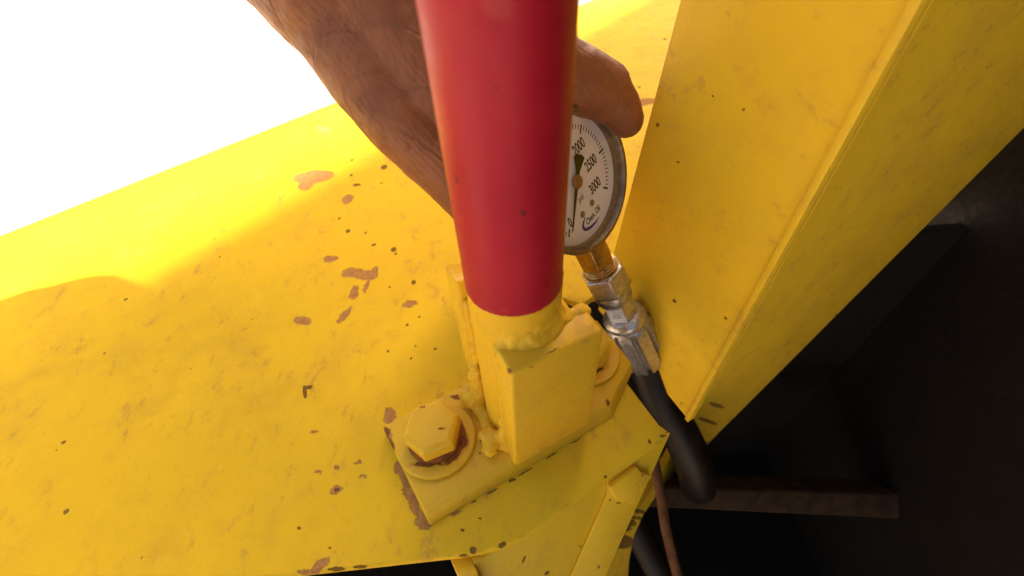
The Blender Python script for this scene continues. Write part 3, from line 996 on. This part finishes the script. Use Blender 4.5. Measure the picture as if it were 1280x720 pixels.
n.p(Base_Color=n.mix(n.ramp(a_.outputs[0], 0.4, 0.75), (0.009, 0.0055, 0.0028), (0.018, 0.010, 0.0045)), Roughness=n.ramp(a_.outputs[0], 0.3, 0.7, 0.38, 0.55))
n.b.inputs['Specular IOR Level'].default_value = 0.25
n.p(Normal=n.bump(c_.outputs[0], 0.06, 0.6))
M_rub = n.m
hm = gm4 @ Matrix.Translation((0, -0.075, -0.011))
start = (hm @ ((FH @ Vector((0, 0, 113))) * MM)) / MM
sdir = ((hm.to_3x3() @ (FH.to_3x3() @ Vector((0, 0, 1))))).normalized()
dpt = (start - CAM).dot(FWD)
path = [start, start + sdir * 8, at(828, 503, dpt + 6), at(851, 543, dpt + 8), at(867, 580, dpt + 14), at(872, 604, dpt + 30), at(871, 607, dpt + 60), at(856, 596, dpt + 100), at(840, 590, dpt + 150)]
sm = smooth_path(path, 8)
hi = hm.inverted()
b = MB(); b.tube([(hi @ (p_ * MM)) / MM for p_ in sm], 13.2, 36)
b.build('rubber_hose', M_rub, hose)

# ================================================================== the hand
n = NT('skin')
co = n.coord('world')
a_ = n.noise(co, 0.035, 4, 0.6); b_ = n.noise(co, 0.22, 4, 0.6)
col = n.mix(n.ramp(a_.outputs[0], 0.35, 0.68), (0.29, 0.105, 0.038), (0.21, 0.070, 0.024))
col = n.mix(n.ramp(b_.outputs[0], 0.5, 0.75, 0, 0.45), col, (0.15, 0.050, 0.018))
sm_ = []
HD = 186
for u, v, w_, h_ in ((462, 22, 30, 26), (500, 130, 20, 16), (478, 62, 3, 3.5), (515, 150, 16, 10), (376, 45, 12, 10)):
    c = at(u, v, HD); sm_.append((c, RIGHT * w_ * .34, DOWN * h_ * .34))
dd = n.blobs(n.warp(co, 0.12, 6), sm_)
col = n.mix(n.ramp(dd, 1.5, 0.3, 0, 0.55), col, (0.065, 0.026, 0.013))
# creases across the wrist and fine cross-hatched skin lines
ax_ = c2w(Vector((0.95, -0.15, 0)))
def lines(rot, scale, dist, seed):
    mp = n.n('ShaderNodeMapping'); n.l(co, mp.inputs[0])
    mp.inputs['Rotation'].default_value = rot; mp.inputs['Location'].default_value = (seed, seed, 0)
    wv_ = n.n('ShaderNodeTexWave', wave_type='BANDS', bands_direction='X', wave_profile='SIN')
    n.l(mp.outputs[0], wv_.inputs['Vector'])
    wv_.inputs['Scale'].default_value = scale; wv_.inputs['Distortion'].default_value = dist
    wv_.inputs['Detail'].default_value = 2.5; wv_.inputs['Detail Scale'].default_value = 0.35; wv_.inputs['Detail Roughness'].default_value = 0.6
    return wv_.outputs['Fac']
l1 = n.ramp(lines((0.4, 0.3, 0.9), 0.13, 9.0, 0), 0.0, 0.45)
l2 = n.ramp(lines((-0.3, 0.5, -0.5), 0.12, 9.0, 31), 0.0, 0.40)
l3 = n.ramp(lines((0.2, 0.6, 1.7), 0.034, 4.0, 77), 0.0, 0.035)
msk = n.ramp(n.noise(co, 0.05, 3).outputs[0], 0.38, 0.62, 0.25, 1.0)
fine = n.math('MULTIPLY', n.math('ADD', l1, l2), msk)
cre = l3
dk = n.math('MULTIPLY', n.math('SUBTRACT', 2.0, n.math('ADD', l1, l2)), n.math('MULTIPLY', msk, 0.10))
col = n.mix(dk, col, (0.15, 0.048, 0.016))
col = n.mix(n.ramp(cre, 0.0, 1.0, 0.14, 0.0), col, (0.12, 0.04, 0.015))
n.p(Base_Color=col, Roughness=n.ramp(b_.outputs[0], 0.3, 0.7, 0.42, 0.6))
n.b.inputs['Subsurface Weight'].default_value = 0.12
n.b.inputs['Subsurface Radius'].default_value = (0.004, 0.0015, 0.0008)
n.b.inputs['Subsurface Scale'].default_value = 0.6
n.b.inputs['Specular IOR Level'].default_value = 0.35
nb = n.bump(b_.outputs[0], 0.5, 0.5)
nb = n.bump(fine, 0.14, 0.8, nb)
nb = n.bump(cre, 0.3, 0.7, nb)
n.p(Normal=nb)
M_skin = n.m

h = MB()
def chain(pts):
    """pts: (u, v, depth, radius mm)"""
    P_ = [(at(u, v, d_), r) for u, v, d_, r in pts]
    for (p0, r0), (p1, r1) in zip(P_, P_[1:]):
        h.capsule(p0, r0, p1, r1, 24)
# forearm
chain([(150, -330, 215, 42), (330, -110, 195, 33), (420, -5, 188, 29)])
chain([(240, -420, 215, 42), (470, -120, 195, 31), (500, -40, 190, 28)])
# back of the hand, little finger side first
chain([(428, 40, 188, 20), (460, 92, 186, 18), (505, 152, 188, 16.5), (560, 207, 196, 15.5), (601, 262, 206, 12.5)])
chain([(480, 20, 186, 24), (540, 120, 188, 18), (588, 185, 198, 15), (622, 232, 208, 13)])
chain([(500, 0, 188, 25), (580, 90, 190, 18), (618, 150, 198, 15), (640, 195, 208, 13)])
chain([(520, -20, 190, 25), (610, 50, 192, 18), (645, 105, 200, 15), (660, 155, 209, 13)])
# thumb on top of the case
chain([(520, -20, 190, 25), (600, 20, 190, 21), (660, 72, 194, 18.5), (700, 93, 198, 16.5), (724, 101, 200, 15.3), (752, 112, 203, 13.4), (772, 132, 207, 10.4), (783, 150, 210, 8.4)])
# four fingers closing behind the case
chain([(660, 155, 209, 12), (668, 120, 240, 10.5), (700, 128, 262, 9.4), (735, 165, 266, 8.2)])
chain([(640, 195, 208, 12.5), (640, 165, 246, 10.5), (672, 172, 272, 9.4), (712, 205, 274, 8.2)])
chain([(622, 232, 208, 12), (612, 215, 248, 10.2), (645, 218, 276, 9.2), (690, 245, 277, 8)])
chain([(601, 262, 206, 11), (592, 262, 242, 9.2), (622, 265, 268, 8.2), (664, 282, 270, 7)])
def hdisp(c, nn):
    return 0.5 * noise.noise(c * 0.11) + 0.22 * noise.noise(c * 0.33)
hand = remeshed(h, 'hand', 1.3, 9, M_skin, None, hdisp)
tag(hand, 'bare brown hand and forearm reaching behind the red post to grip the gauge', 'hand')
